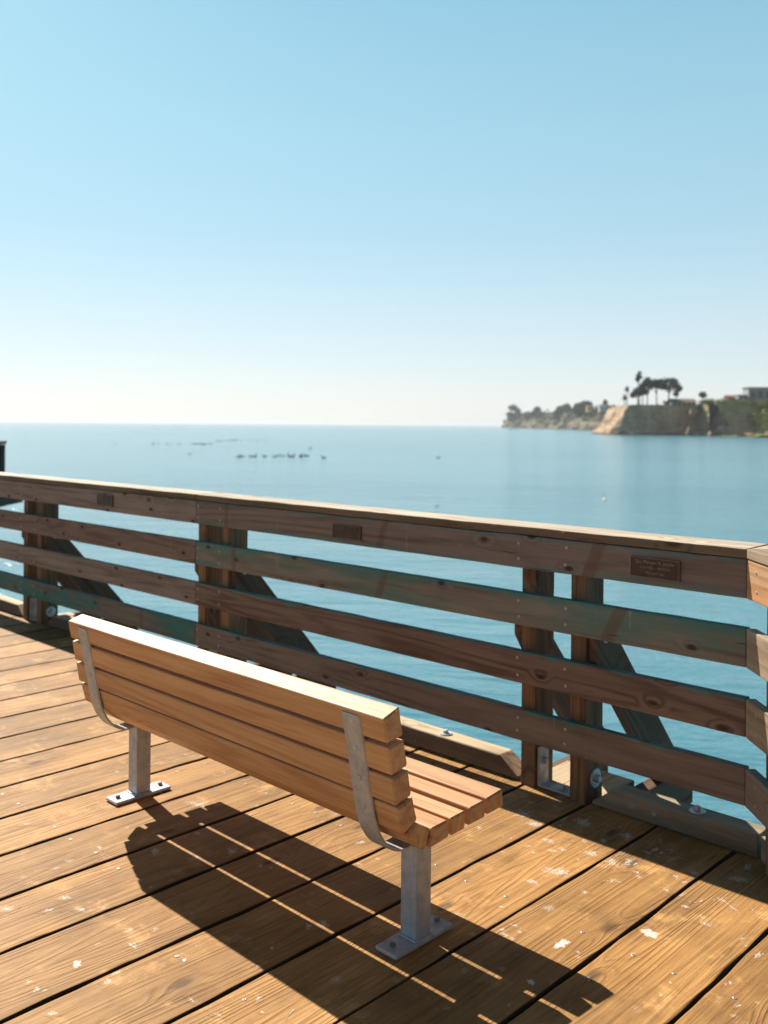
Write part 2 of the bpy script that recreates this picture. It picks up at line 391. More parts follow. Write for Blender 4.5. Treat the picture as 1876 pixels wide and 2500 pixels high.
# ------------------------------------------------------------ setting: water
def water_mat():
    m, nt, n, l, bs = newmat('sea_water'); q = N(nt)
    geo = q.new('ShaderNodeNewGeometry').outputs['Position']
    rot = q.new('ShaderNodeMapping'); rot.inputs['Rotation'].default_value = (0, 0, -(math.pi / 2 - YAW) + R(12)); l.new(geo, rot.inputs['Vector'])
    v = rot.outputs[0]
    a = q.noise(q.vmul(v, (.20, .55, 1)), 1, 3, .5, .3)
    b = q.noise(q.vmul(v, (1.3, 3.4, 1)), 1, 3, .6, .2)
    c2 = q.noise(q.vmul(v, (.05, .11, 1)), 1, 2, .5)
    d = q.noise(q.vmul(v, (.006, .02, 1)), 1, 3, .6)
    h = q.math('ADD', q.math('ADD', q.math('MULTIPLY', a, .24), q.math('MULTIPLY', b, .07)), q.math('MULTIPLY', c2, .35))
    l.new(q.bump(h, 1.0, .9), bs.inputs['Normal'])
    col = q.mix(q.ramp(d, .35, .65), (.075, .215, .275), (.10, .262, .32))
    l.new(col, bs.inputs['Base Color'])
    bs.inputs['Roughness'].default_value = .16; bs.inputs['IOR'].default_value = 1.333
    return m
SEA = -4.5
mb = MB()
mb.add([(-40000, -40000, SEA), (40000, -40000, SEA), (40000, 40000, SEA), (-40000, 40000, SEA)], [[0, 1, 2, 3]])
tag(mb.build('water', water_mat()), kind='structure')

# ------------------------------------------------------------ setting: pier deck
PITCH = .2985; SEAM0 = -2.026
deck = MB(); PLK = {}
def corner_y(x):      # deck edge: straight under the railing, then turning 45 degrees towards the camera
    return 3.36 if x < -1.30 else 3.36 - (x + 1.30)
for k in range(-26, 13):
    x0 = SEAM0 + PITCH * k; x1 = x0 + PITCH
    gap = .0058 + .004 * random.random()
    SEED[0] = 500 + k
    ye = corner_y(x0) if x1 > -1.3 else 3.36 + random.uniform(-.01, .012)
    dz = random.uniform(-.0022, .0)
    go = extrude(deck, (0, -4.2, 0), (0, ye, 0), rect(x0 + gap, x1 - gap, -.085, dz), X, Z, seg=110, r=.0045, jit=.0050, jb=0.0, bevel_end=.004)
    PLK[k] = (go, dz)
    if x1 > -1.3:      # the outer end is cut on the skew
        for v in deck.v[-600:]:
            if v.x > x0 and v.y > corner_y(v.x): v.y = corner_y(v.x)
def plank_gc(x, y):
    k = math.floor((x - SEAM0) / PITCH); go, dz = PLK[k]
    return go + Vector((y + 4.2, x, dz)), dz
def splat(x, y, rx, ry, rays=0, seed=0, solid=False):
    rx *= 1.2; ry *= 1.2
    rnd = random.Random(seed); n = 28
    k = math.floor((x - SEAM0) / PITCH); lo = SEAM0 + PITCH * k + .012; hi = lo + PITCH - .024
    ph = rnd.uniform(0, 6)
    def pt(a, s):
        rr = 1 + .25 * math.sin(2 * a + ph) + .18 * math.sin(5 * a + ph * 2)
        if rays: rr *= 1 + .9 * max(0, math.sin(rays * a + ph)) ** 6
        px = min(max(x + rx * s * rr * math.cos(a), lo), hi); py = y + ry * s * rr * math.sin(a)
        return px, py
    vs = []; gc = []; at = []; fs = []
    for s, aa in (((0, .9), (.45, .85), (.8, .55), (1.2, .01)) if solid else ((0, .62), (.45, .56), (.9, .36), (1.6, .01))):
        for i in range(n if s else 1):
            px, py = pt(2 * math.pi * i / n, s)
            g, dz = plank_gc(x, py); g = Vector((g.x, PLK[k][0].y + px, g.z))
            vs.append((px, py, dz + .00012 + (seed % 97) * .000004)); gc.append(g); at.append(aa)
    for i in range(n): fs.append([0, 1 + i, 1 + (i + 1) % n])
    for rgn in range(2):
        b = 1 + rgn * n
        for i in range(n): fs.append([b + i, b + n + i, b + n + (i + 1) % n, b + (i + 1) % n])
    deck.add(vs, fs, gc, at, 0)
SP = [(-1.606,3.081,.036,.041),(-1.786,2.891,.027,.029),(-1.787,2.696,.062,.03),(-1.81,2.574,.022,.023),(-1.691,2.887,.023,.032),(-1.652,2.926,.023,.032),(-1.529,2.326,.019,.025),(-1.376,2.561,.022,.026),(-1.685,2.311,.011,.011),(-1.675,2.249,.014,.014),(-2.141,2.996,.039,.032),(-1.944,3.098,.038,.039),(-1.765,3.106,.031,.036),(-1.947,2.87,.024,.021),(-2.06,2.953,.031,.033),(-1.697,2.266,.01,.008),(-1.652,2.291,.008,.008),(-1.308,2.763,.011,.009),(-1.28,2.73,.018,.011),(-1.355,2.426,.007,.009),(-1.169,2.724,.009,.012),(-1.373,2.783,.013,.011),(-1.324,2.575,.006,.008),(-1.04,2.402,.008,.011),(-1.102,2.475,.007,.008),(-1.48,2.108,.011,.012),(-1.463,1.985,.008,.009),(-1.806,3.012,.015,.017),(-1.333,3.077,.034,.027),(-1.345,3.183,.017,.024),(-1.875,2.847,.021,.012),(-1.888,2.815,.018,.013),(-1.782,2.374,.008,.008),(-1.485,2.942,.014,.012),(-1.465,2.834,.011,.009),(-1.205,2.304,.004,.005),(-1.213,2.375,.005,.006),(-1.484,2.25,.004,.005),(-1.47,2.323,.01,.005),
(-2.394,1.448,.018,.019),(-2.422,1.286,.015,.014),(-2.426,1.539,.008,.013),(-2.476,1.481,.01,.013),(-2.687,1.438,.018,.015),(-2.682,2.007,.021,.028),(-2.885,2.006,.014,.017),(-2.734,1.886,.01,.015),(-2.23,1.508,.006,.008),(-1.944,1.544,.009,.01),(-1.964,1.431,.01,.01),(-2.29,1.304,.013,.014),(-2.064,1.418,.011,.009),(-2.263,1.138,.012,.01),(-2.388,1.156,.013,.011),(-2.789,1.439,.019,.013),(-2.853,1.28,.018,.019),(-2.75,1.367,.015,.015),(-3.113,2.159,.047,.024),(-2.524,2.009,.009,.014),(-2.487,2.026,.008,.011),(-3.035,1.695,.014,.013),(-2.869,1.818,.028,.024),(-3.406,1.601,.018,.015),(-2.099,1.913,.027,.016),(-2.118,1.871,.012,.016),(-2.104,1.72,.007,.008),(-2.061,1.637,.01,.008)]
for i, s_ in enumerate(SP):
    splat(*s_, rays=(7 if i in (0, 4, 10, 11, 14) else 0), seed=i, solid=i in (6, 7, 25, 40, 47))
for i in range(70):    # fainter marks over the rest of the deck
    rx = random.uniform(.005, .016)
    splat(random.uniform(-7.5, -1.0), random.uniform(.2, 3.1), rx, rx * random.uniform(.7, 1.5), seed=100 + i)
for i in range(30):
    rx = random.uniform(.004, .016)
    splat(random.uniform(-2.2, -1.3), random.uniform(2.75, 3.2), rx, rx * random.uniform(.7, 1.5), rays=(0, 7)[i % 2], seed=200 + i)
def string(x, y, L, wd, seed):
    rnd = random.Random(seed); a = rnd.uniform(0, 6.28); k = math.floor((x - SEAM0) / PITCH); lo = SEAM0 + PITCH * k + .014; hi = lo + PITCH - .028
    pts = [(x, y)]; n = max(5, int(L / .006)); cv = rnd.uniform(-.25, .25)
    for i in range(n):
        a += cv + rnd.uniform(-.35, .35); pts.append((pts[-1][0] + math.cos(a) * L / n, pts[-1][1] + math.sin(a) * L / n))
    vs = []; gc = []; at = []; fs = []
    for i, (px, py) in enumerate(pts):
        q0 = pts[max(i - 1, 0)]; q1 = pts[min(i + 1, n)]; d = Vector((q1[0] - q0[0], q1[1] - q0[1])).normalized(); ww = wd * (1 - .7 * i / n) * rnd.uniform(.6, 1.3)
        for sg, aa in ((-1, .25), (0, .70), (1, .25)):
            X_ = min(max(px - d.y * ww * sg, lo), hi); Y_ = py + d.x * ww * sg; g, dz = plank_gc(x, Y_)
            vs.append((X_, Y_, dz + .0006 + (seed % 50) * .000004)); gc.append(Vector((g.x, PLK[k][0].y + X_, g.z))); at.append(aa)
    for i in range(n):
        for j in range(2): fs.append([i * 3 + j, i * 3 + j + 1, i * 3 + 4 + j, i * 3 + 3 + j][::-1])
    deck.add(vs, fs, gc, at, 0)
for i in range(34):
    string(random.uniform(-2.15, -1.2) if i < 30 else random.uniform(-4, -1.5), random.uniform(2.82, 3.2) if i < 30 else random.uniform(1.3, 2.6), random.uniform(.03, .11), random.uniform(.0016, .0038), 300 + i)
# screws driven into each joist line
for k in range(-24, 8):
    xs = SEAM0 + PITCH * k
    for yl in ((1.665 if xs < -2.6 else 1.51), 2.432, .72, 3.16):
        for off in (.066, .212):
            if random.random() < .12: continue
            px = xs + off + random.uniform(-.012, .012); py = yl + random.uniform(-.012, .012)
            if py > corner_y(px) - .12: continue
            dz = PLK[k][1] + .0004
            lathe(deck, (px, py, dz), Z, [(.0060, 0), (.0060, .0007), (.0052, .0012)], 12, mi=1)
            lathe(deck, (px, py, dz + .0012), Z, [(.0023, 0), (.0023, .0002)], 6, mi=2)
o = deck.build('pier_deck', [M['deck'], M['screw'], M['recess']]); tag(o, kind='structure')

# substructure under the deck
sub = MB()
for yl in (-3.4, -2.4, -1.4, -.4, .72, 1.6, 2.432, 3.10):
    x1 = 1.6 if yl < 2.2 else (-.3 if yl < 3 else -1.2)
    beam(sub, (-9.7, yl, -.205), (x1, yl, -.205), .10, .23, Y, Z, r=.004, seg=1)
for xl in (-9, -6.6, -4.2, -1.8, .6):
    y1 = 3.2 if xl < -1.2 else 1.4
    beam(sub, (xl, -4.1, -.475), (xl, y1, -.475), .28, .30, X, Z, r=.006, seg=1)
tag(sub.build('pier_framework', M['pile']), kind='structure')
for i, (xl, yl) in enumerate([(x_, y_) for x_ in (-9, -6.6, -4.2, -1.8) for y_ in (-3.2, 0., 2.95)]):
    p = MB(); lathe(p, (xl, yl, -5.2), Z, [(.19, 0), (.18, 2), (.17, 4.57)], 16)
    tag(p.build('pier_pile', M['pile'], loc=(xl, yl, -5.2)), 'round timber pile standing in the water under the deck', 'pile', 'piles under the pier')

# ------------------------------------------------------------ railing
POSTY0, POSTY1 = 3.245, 3.38
RY0, RY1 = 3.207, 3.243        # rail boards sit on the inner face of the posts
RZ = [(.91, 1.046), (.671, .808), (.431, .566), (.193, .325)]
fence = empty('wooden_railing', (-4.66, 3.3, 0), 'long weathered wooden railing with four boards running along the pier edge behind the bench', 'railing')
JX = -4.66; EX = -1.369; LX = -9.45
def rail(par, P0, P1, z0, z1, m, th=.036, name='rail', out=None):
    b = MB(); P0 = Vector(P0); P1 = Vector(P1); D = (P1 - P0).normalized()
    out = Vector(out) if out else Vector((0, 1, 0))
    extrude(b, P0 + Z * z0, P1 + Z * z0, rect(0, th, 0, z1 - z0), out, Z, seg=60, r=.005, jit=.0014, bevel_end=.002)
    return b.build(name, m, par)
screw_src = MB()
lathe(screw_src, (0, 0, 0), -Y, [(.0058, 0), (.0058, .0008), (.005, .0014)], 10, mi=0)
lathe(screw_src, (0, -.0014, 0), -Y, [(.0022, 0), (.0022, .0003)], 6, mi=1)
scr_me = screw_src.build('screw', [M['screw'], M['recess']])
scr_mesh = scr_me.data; bpy.data.objects.remove(scr_me)
def screw(part, P, rotz=0.0):
    o = bpy.data.objects.new('screw', scr_mesh); COL.objects.link(o); o.parent = part
    o.location = Vector(P) - origin_of(part); o.rotation_euler = (0, random.uniform(0, 1), rotz) if not rotz else (0, 0, rotz)
mnear = ['rail_top_near', 'rail_second_near', 'rail_third_near', 'rail_fourth_near']
mfar = ['rail_grey', 'rail_red', 'rail_grey', 'rail_teal']
PAIRS = [(-2.341, -2.101), (-4.688, -4.456), (-6.99, -6.765), (-9.33, -9.10)]
PW = .070
railmarks = {}
for i, (z0, z1) in enumerate(RZ):
    rn_ = rail(fence, (JX + .002, RY0, 0), (EX, RY0, 0), z0, z1, M[mnear[i]])
    rf_ = rail(fence, (LX, RY0, 0), (JX - .002, RY0, 0), z0, z1, M[mfar[i]])
    for pi, (a, b_) in enumerate(PAIRS):
        for q_, px in enumerate((a, b_)):
            part = rn_ if px > JX - .05 else rf_
            for zz in (z0 + .035, z1 - .035):
                xx = px + (.008 if q_ == 0 else 0.0) + random.uniform(-.004, .004) + (.03 if pi else 0)
                if part is rn_ and xx < JX + .015: xx = JX + .022
                screw(part, (xx, RY0 - .0002, zz + random.uniform(-.006, .006)))
# cap boards
for (x0, x1, dzz) in ((JX + .002, EX, 0), (LX, JX - .002, .001)):
    b = MB(); extrude(b, (x0, 0, 0), (x1, 0, 0), rect(3.205, 3.395, 1.049, 1.083 + dzz), Y, Z, seg=70, r=.005, jit=.0018, bevel_end=.002)
    b.build('cap_rail', M['cap'], fence)
# posts, braces, brackets
def bolt(mb, c, axis, r=.011, h=.009, washer=.0, wt_=.004):
    if washer: lathe(mb, c, axis, [(washer * .97, 0), (washer, wt_ * .4), (washer * .93, wt_)], 18)
    lathe(mb, Vector(c) + Vector(axis).normalized() * wt_, axis, [(r, 0), (r, h), (r * .8, h * 1.15)], 6, hexa=True)
for pi, (a, b_) in enumerate(PAIRS):
    for q_, px in enumerate((a, b_)):
        p = MB(); extrude(p, (0, 0, -.30 if q_ else -.3), (0, 0, 1.049), rect(px, px + PW, POSTY0, POSTY1), X, Y, seg=30, r=.004, jit=.0012)
        po = p.build('post', M['post'], fence)
        # brace: outside face of the pair, leaning out over the water
        bx = (px - .040) if q_ == 0 else (px + PW + .002)
        br = MB()
        # outline in the YZ plane: 4x6 brace with its upper end cut level
        e0 = Vector((3.246, .74)); e1 = Vector((3.43, .74)); d = Vector((3.901 - 3.453, .09 - .606)).normalized()
        top_out = Vector((3.36, .713)); 
        pts = [(3.247, .70), (3.30, .74), (3.345, .73), (3.453, .606), (3.955, .028), (3.84, .006), (3.725, .006 + .03), (3.568, .209), (3.301, .525), (3.247, .622)]
        pts = [(3.262, .76), (3.322, .76), (3.453, .606), (3.955, .030), (3.915, -.02), (3.755, -.02), (3.568, .200), (3.262, .565)]
        if q_ == 0: pts = [(3.247, .735), (3.34, .735), (3.955, .030), (3.915, -.02), (3.755, -.02), (3.301, .545), (3.247, .622)]
        extrude(br, (bx, 0, 0), (bx + .038, 0, 0), pts, Y, Z, seg=1, r=.004, bevel_end=.002, goff=Vector((random.uniform(0, 40), 0, 0)))
        ang = math.atan2(d.y, d.x)
        for vi, v in enumerate(br.v):      # grain follows the brace
            yy, zz = v.y - 3.4, v.z - .6
            br.gc[vi] = Vector((yy * math.cos(ang) + zz * math.sin(ang) + pi * 3.1 + q_, -yy * math.sin(ang) + zz * math.cos(ang) + 7 * pi, v.x))
        bro = br.build('brace', M['brace'], fence)
        bb = MB(); bolt(bb, (bx + (.038 if q_ else 0), 3.33, .655), X if q_ else -X, .014, .012, .022, .004); bb.build('bolt', M['galv'], bro)
    # L bracket between the posts: one leg up the first post, one along the deck to the second
    k = MB(); x0 = a + PW + .001; x1 = b_ - .001; t = .008; y0, y1 = 3.262, 3.335; h = .165
    prof = [(x0, .002), (x1, .002), (x1, .002 + t), (x0 + t + .012, .002 + t), (x0 + t + .004, .002 + t + .004), (x0 + t, .002 + t + .012), (x0 + t, h), (x0, h)]
    extrude(k, (0, y0, 0), (0, y1, 0), prof, X, Z, seg=1, r=.0015, bevel_end=.0015)
    br = k.build('bracket', M['galv'], fence)
    bb = MB(); bolt(bb, (x0 + t, 3.30, .105), X, .013, .012, .020, .003); bb.build('bolt', M['galv'], br)
    bb = MB(); bolt(bb, ((x0 + x1) / 2 + .02, 3.30, .002 + t), Z, .013, .010, .020, .003); bb.build('bolt', M['galv'], br)
    bb = MB(); bolt(bb, (b_ + PW + .0005, 3.322, .085), X, .016, .016, .040, .006); bb.build('washer', M['galv_pale'], po)

# plaques on the top board
def plaque(x0, x1, z0, z1, lines, rimw=.0035):
    p = MB(); y = RY0 - .0015
    extrude(p, (x0, 0, 0), (x1, 0, 0), rect(y - .005, y + .001, z0, z1), Y, Z, r=.0008, bevel_end=.0008)
    po = p.build('plaque', M['bronze'], fence)
    rm = MB()
    for (a0, a1, b0, b1) in ((x0, x1, z0, z0 + rimw), (x0, x1, z1 - rimw, z1), (x0, x0 + rimw, z0 + rimw, z1 - rimw), (x1 - rimw, x1, z0 + rimw, z1 - rimw)):
        extrude(rm, (a0, 0, 0), (a1, 0, 0), rect(y - .0075, y - .0045, b0, b1), Y, Z, r=.0005, bevel_end=.0004)
    rm.build('rim', M['bronze_rim'], po)
    for (txt, sz, zc) in lines:
        cv = bpy.data.curves.new('lettering', 'FONT'); cv.body = txt; cv.size = sz; cv.align_x = 'CENTER'; cv.align_y = 'CENTER'; cv.extrude = .0007
        to = bpy.data.objects.new('tmp', cv); COL.objects.link(to)
        bpy.context.view_layer.update()
        dg = bpy.context.evaluated_depsgraph_get()
        me = bpy.data.meshes.new_from_object(to.evaluated_get(dg)); bpy.data.objects.remove(to)
        lo = bpy.data.objects.new('lettering', me); COL.objects.link(lo); lo.parent = po
        me.materials.clear(); me.materials.append(M['letter'])
        lo.rotation_euler = (math.pi / 2, 0, 0); lo.location = Vector(((x0 + x1) / 2, y - .0055, zc)) - origin_of(po)
    return po
plaque(-1.811, -1.612, .939, 1.014, [('Spc. Morgan N. Jacobs', .0172, .997), ('1/11/1986  -  8/6/2006', .0135, .977), ('We Love You', .0135, .958)])
plaque(-3.466, -3.267, .937, 1.004, [], .0025)
plaque(-5.799, -5.601, .948, 1.020, [], .0018)

# ------------------------------------------------------------ railing beyond the corner
C0 = Vector((EX, RY0, 0)); TD = Vector((.7071, -.7071, 0)); TO = Vector((.7071, .7071, 0))
turn = empty('wooden_railing', (-1.2, 3.1, 0), 'short sunlit railing of paler boards turning off the right end of the long railing', 'railing')
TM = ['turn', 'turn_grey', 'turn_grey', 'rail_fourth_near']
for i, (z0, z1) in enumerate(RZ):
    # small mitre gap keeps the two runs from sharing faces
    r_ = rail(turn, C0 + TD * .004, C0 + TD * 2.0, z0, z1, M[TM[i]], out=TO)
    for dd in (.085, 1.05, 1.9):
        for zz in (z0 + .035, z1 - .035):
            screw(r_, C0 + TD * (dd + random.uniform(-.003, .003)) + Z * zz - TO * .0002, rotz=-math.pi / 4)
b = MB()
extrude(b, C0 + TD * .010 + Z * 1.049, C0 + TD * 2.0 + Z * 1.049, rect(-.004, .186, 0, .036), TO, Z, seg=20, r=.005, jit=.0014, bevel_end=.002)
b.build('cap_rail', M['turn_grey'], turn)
b = MB()   # wedge where the two cap boards meet at the outer corner
extrude(b, (0, 0, 1.0475), (0, 0, 1.081), [(EX + .004, 3.213), (EX + .125, 3.352), (EX + .09, 3.392), (EX + .004, 3.394)], X, Y, seg=1, r=.002, bevel_end=.002)
b.build('cap_wedge', M['cap'], turn)
for dd in (.075, 1.0, 1.85):
    p = MB(); c_ = C0 + TD * dd + TO * .040
    extrude(p, c_ - Z * .3, c_ + Z * 1.049, rect(0, .075, 0, .135), TD, TO, seg=20, r=.004, jit=.001)
    p.build('post', M['post'], turn)

# ------------------------------------------------------------ kerb beams bolted along the deck edge
def kerb(x0, x1, m, label, cham0=True, cham1=True, bolts=()):
    root = empty('kerb_beam', ((x0 + x1) / 2, 3.30, 0), label, 'kerb beam', 'kerb beams along the deck edge')
    h = .086; c0 = .10 if cham0 else .002; c1 = .10 if cham1 else .002
    zb = .004
    prof = [(x0, zb), (x1, zb), (x1, zb + .012), (x1 - c1, h), (x0 + c0, h), (x0, zb + .012)]
    b = MB(); n = 1
    # long dimension subdivided through several prisms would show seams: one prism, grain along x
    extrude(b, (0, 3.257, 0), (0, 3.352, 0), prof, X, Z, seg=1, r=.004, bevel_end=.004)
    off = random.uniform(0, 40)
    for i, v in enumerate(b.v): b.gc[i] = Vector((v.x + off, v.y, v.z + off))
    bo = b.build('beam', m, root)
    for bx in bolts:
        w_ = MB(); bolt(w_, (bx, 3.300, h), Z, .0125, .013, .031, .006); w_.build('bolt', M['galv_pale'], root)
kerb(-4.25, -2.365, M['kerb'], 'brown timber kerb beam behind the near end of the bench with a sunlit top and bolt', bolts=(-2.80, -4.0))
kerb(-2.005, -1.340, M['kerb_teal'], 'faded greenish kerb beam at the right corner with a large washer bolt', cham1=False, bolts=(-1.585,))
kerb(-6.62, -4.71, M['kerb'], 'timber kerb beam under the teal board between the two far post pairs', bolts=(-6.2,))
kerb(-9.0, -7.02, M['kerb'], 'timber kerb beam at the far left end of the railing with a small bolt', bolts=(-7.6,))
rt_ = empty('kerb_beam', tuple(Vector((-1.334, 3.262, 0)) + TD * .5), 'dark timber kerb beam turning towards the viewer at the right edge', 'kerb beam', 'kerb beams along the deck edge')
b = MB(); P = Vector((-1.336, 3.262, 0)); extrude(b, P + TD * .004, P + TD * 1.6, rect(0, .095, .004, .086), TO, Z, seg=10, r=.004, jit=.001); b.build('beam', M['kerb_teal'], rt_)

# outrigger platforms that carry the braces outside the deck
for pi, (a, b_) in enumerate(PAIRS[:3]):
    root = empty('outrigger', ((a + b_) / 2, 3.6, 0), ['short outrigger planks outside the nearest post pair with sun on the boards', 'outrigger planks outside the middle post pair hidden behind the bottom board', 'outrigger planks outside the far left post pair'][pi], 'outrigger', 'outriggers carrying the braces')
    sl = MB(); SEED[0] = 900 + pi
    extrude(sl, (0, 3.372, 0), (0, 3.63, 0), rect(a - .02, b_ + .075, -.062, -.004), X, Z, seg=6, r=.006, jit=.003, bevel_end=.004)
    sl.build('plank', M['kerb'], root)
    for bx in (a - .09, b_ + .078):
        t_ = MB(); extrude(t_, (0, 3.372, 0), (0, 4.02, 0), rect(bx, bx + .070 if bx > a else bx + .048, -.19, -.026), X, Z, seg=4, r=.005, jit=.002); t_.build('beam', M['brace'], root)

# ------------------------------------------------------------ bench
BXN, BXF = -1.728, -3.455
bench = empty('park_bench', (-2.59, 2.04, 0), 'cedar slat bench with galvanised steel legs seen from behind on the deck', 'bench')
def slat(name, prof, x0=BXF, x1=BXN, r=.006):
    b = MB(); extrude(b, (x0, 0, 0), (x1, 0, 0), prof, Y, Z, seg=1, r=r, bevel_end=.005, rn=3); return b.build(name, M['bench'], bench)
# profiles (y, z) measured on the end grain
backs = [[(1.784, .724), (1.846, .744), (1.862, .664), (1.798, .655)],
         [(1.802, .643), (1.865, .652), (1.880, .577), (1.816, .566)],
         [(1.820, .556), (1.883, .567), (1.897, .492), (1.833, .480)],
         [(1.841, .471), (1.902, .486), (1.921, .416), (1.862, .394)]]
for i, p in enumerate(backs): slat('back_slat', p)
slat('corner_slat', [(1.878, .388), (1.914, .414), (1.971, .380), (1.956, .326), (1.948, .326)])
seats = [[(1.980, .377), (2.050, .380), (2.056, .330), (1.976, .322)],
         [(2.062, .381), (2.128, .384), (2.128, .332), (2.068, .329)],
         [(2.150, .386), (2.216, .389), (2.222, .338), (2.145, .335)],
         [(2.229, .391), (2.306, .399), (2.311, .345), (2.234, .341)]]
for p in seats: slat('seat_slat', p)
# bent steel straps
def strap(xc):
    cl = [(1.790, .712), (1.806, .640), (1.821, .567), (1.834, .500), (1.843, .455), (1.852, .415), (1.866, .378), (1.884, .348), (1.908, .322), (1.938, .304), (1.972, .296), (2.02, .3015), (2.12, .317), (2.235, .328)]
    # smooth the polyline
    pts = []
    for i in range(len(cl) - 1):
        p0 = Vector(cl[max(i - 1, 0)]); p1 = Vector(cl[i]); p2 = Vector(cl[i + 1]); p3 = Vector(cl[min(i + 2, len(cl) - 1)])
        for k in range(4):
            t = k / 4
            pts.append(.5 * ((2 * p1) + (p2 - p0) * t + (2 * p0 - 5 * p1 + 4 * p2 - p3) * t * t + (3 * p1 - p0 - 3 * p2 + p3) * t ** 3))
    pts.append(Vector(cl[-1]))
    th = .0075; hw = .037
    b = MB(); vs = []; n = 8
    for i, p in enumerate(pts):
        d = (pts[min(i + 1, len(pts) - 1)] - pts[max(i - 1, 0)]).normalized(); nr = Vector((d.y, -d.x))   # towards the back/underside
        if nr.x > 0 and i < 20: nr = -nr
        nr = Vector((d.y, -d.x))
        ww = hw - (.004 if i == 0 else 0)
        sec = [(-ww, 0), (ww, 0), (ww, th * .35), (ww - .0015, th * .8), (ww - .004, th), (-ww + .004, th), (-ww + .0015, th * .8), (-ww, th * .35)]
        for (sx, sn) in sec:
            vs.append((xc + sx, p.x + nr.x * sn, p.y + nr.y * sn))
    fs = []
    for i in range(len(pts) - 1):
        for k in range(n): fs.append([i * n + k, (i + 1) * n + k, (i + 1) * n + (k + 1) % n, i * n + (k + 1) % n])
    fs.append(list(range(n))); fs.append([(len(pts) - 1) * n + k for k in range(n)][::-1])
    b.add(vs, fs, smooth=False); so_ = b.build('support_strap', M['galv'], bench)
    for (yy, zz) in [(1.7965, .693), (1.8135, .613), (1.829, .528), (1.8465, .444)]:
        s_ = MB(); ax = Vector((0, -.98, -.2))
        lathe(s_, (xc + .002, yy - .0015 - .006, zz - .001), ax, [(.0080, 0), (.0078, .0022), (.0058, .0040), (.002, .0048)], 14); s_.build('screw', M['galv_pale'], so_)
strap(-1.857); strap(-3.343)
# legs
def leg(xc, sg):
    b = MB(); h = .0325
    extrude(b, (0, 0, .013), (0, 0, .300), rect(xc - h, xc + h, 2.045 - h, 2.045 + h), X, Y, seg=1, r=.006, bevel_end=.0, rn=3)
    lo = b.build('leg', M['galv'], bench)
    b = MB(); extrude(b, (0, 1.918, 0), (0, 2.168, 0), rect(xc - .041, xc + .041, .002, .0145), X, Z, seg=1, r=.002, bevel_end=.003)
    # weld bead
    beam(b, (xc - h - .003, 2.045 - h - .003, .0165), (xc + h + .003, 2.045 - h - .003, .0165), .008, .006, Y, Z, r=.002)
    beam(b, (xc + h + .003, 2.045 - h - .003, .0165), (xc + h + .003, 2.045 + h + .003, .0165), .008, .006, X, Z, r=.002)
    b.build('base_plate', M['galv'], lo)
    for yy in (1.948, 2.140):
        b = MB(); lathe(b, (xc, yy, .0145), Z, [(.0135, 0), (.0135, .0012), (.012, .0018)], 18)
        lathe(b, (xc, yy, .0163), Z, [(.0095, 0), (.0095, .0085), (.007, .0100)], hexa=True, mi=1); b.build('bolt', [M['galv_pale'], M['nut']], lo)
leg(-1.845, 1); leg(-3.350, -1)

# ------------------------------------------------------------ far part of the pier at the left edge
fp = empty('pier_wing', tuple(CAM + FW * 20 - RT * 9 - Z * 1.5), 'far corner of the pier with a dark capped railing post at the left edge', 'pier section')
def cp(u, dep, z): # point at image column u (horizon-level) and depth
    return Vector((CAM.x, CAM.y, 0)) + FW * dep + RT * ((u - 938) / FPX * dep) + Z * z
b = MB(); P = cp(-6, 20, 0); extrude(b, P - Z * .3, P + Z * 1.02, rect(-.10, .12, -.1, .1), RT, FW, seg=1, r=.006); b.build('post', M['pile'], fp)
b = MB(); extrude(b, cp(-420, 18, 1.06), cp(10, 20, 1.06), rect(-.12, .12, -.03, .035), FW, Z, seg=6, r=.005, jit=.002); b.build('cap_rail', M['cap'], fp)
for z0 in (.85, .55, .25):
    b = MB(); extrude(b, cp(-420, 17.9, z0), cp(-10, 19.9, z0), rect(-.02, .02, -.07, .07), FW, Z, seg=4, r=.004); b.build('rail', M['rail_grey'], fp)
b = MB(); extrude(b, cp(-500, 21, -.14), cp(57, 20.6, -.14), rect(-1.5, 0, -.11, .10), FW, Z, seg=2, r=.01); b.build('deck_edge', M['pile'], fp)
b = MB(); extrude(b, cp(-500, 19.0, -.36), cp(21, 19.4, -.36), rect(-.1, .1, -.04, .03), FW, Z, seg=2, r=.01); b.build('walkway_board', M['cap'], fp)
b = MB(); P = cp(-60, 21, -5.2); lathe(b, P, Z, [(.18, 0), (.17, 4.8)], 14); b.build('pile', M['pile'], fp)

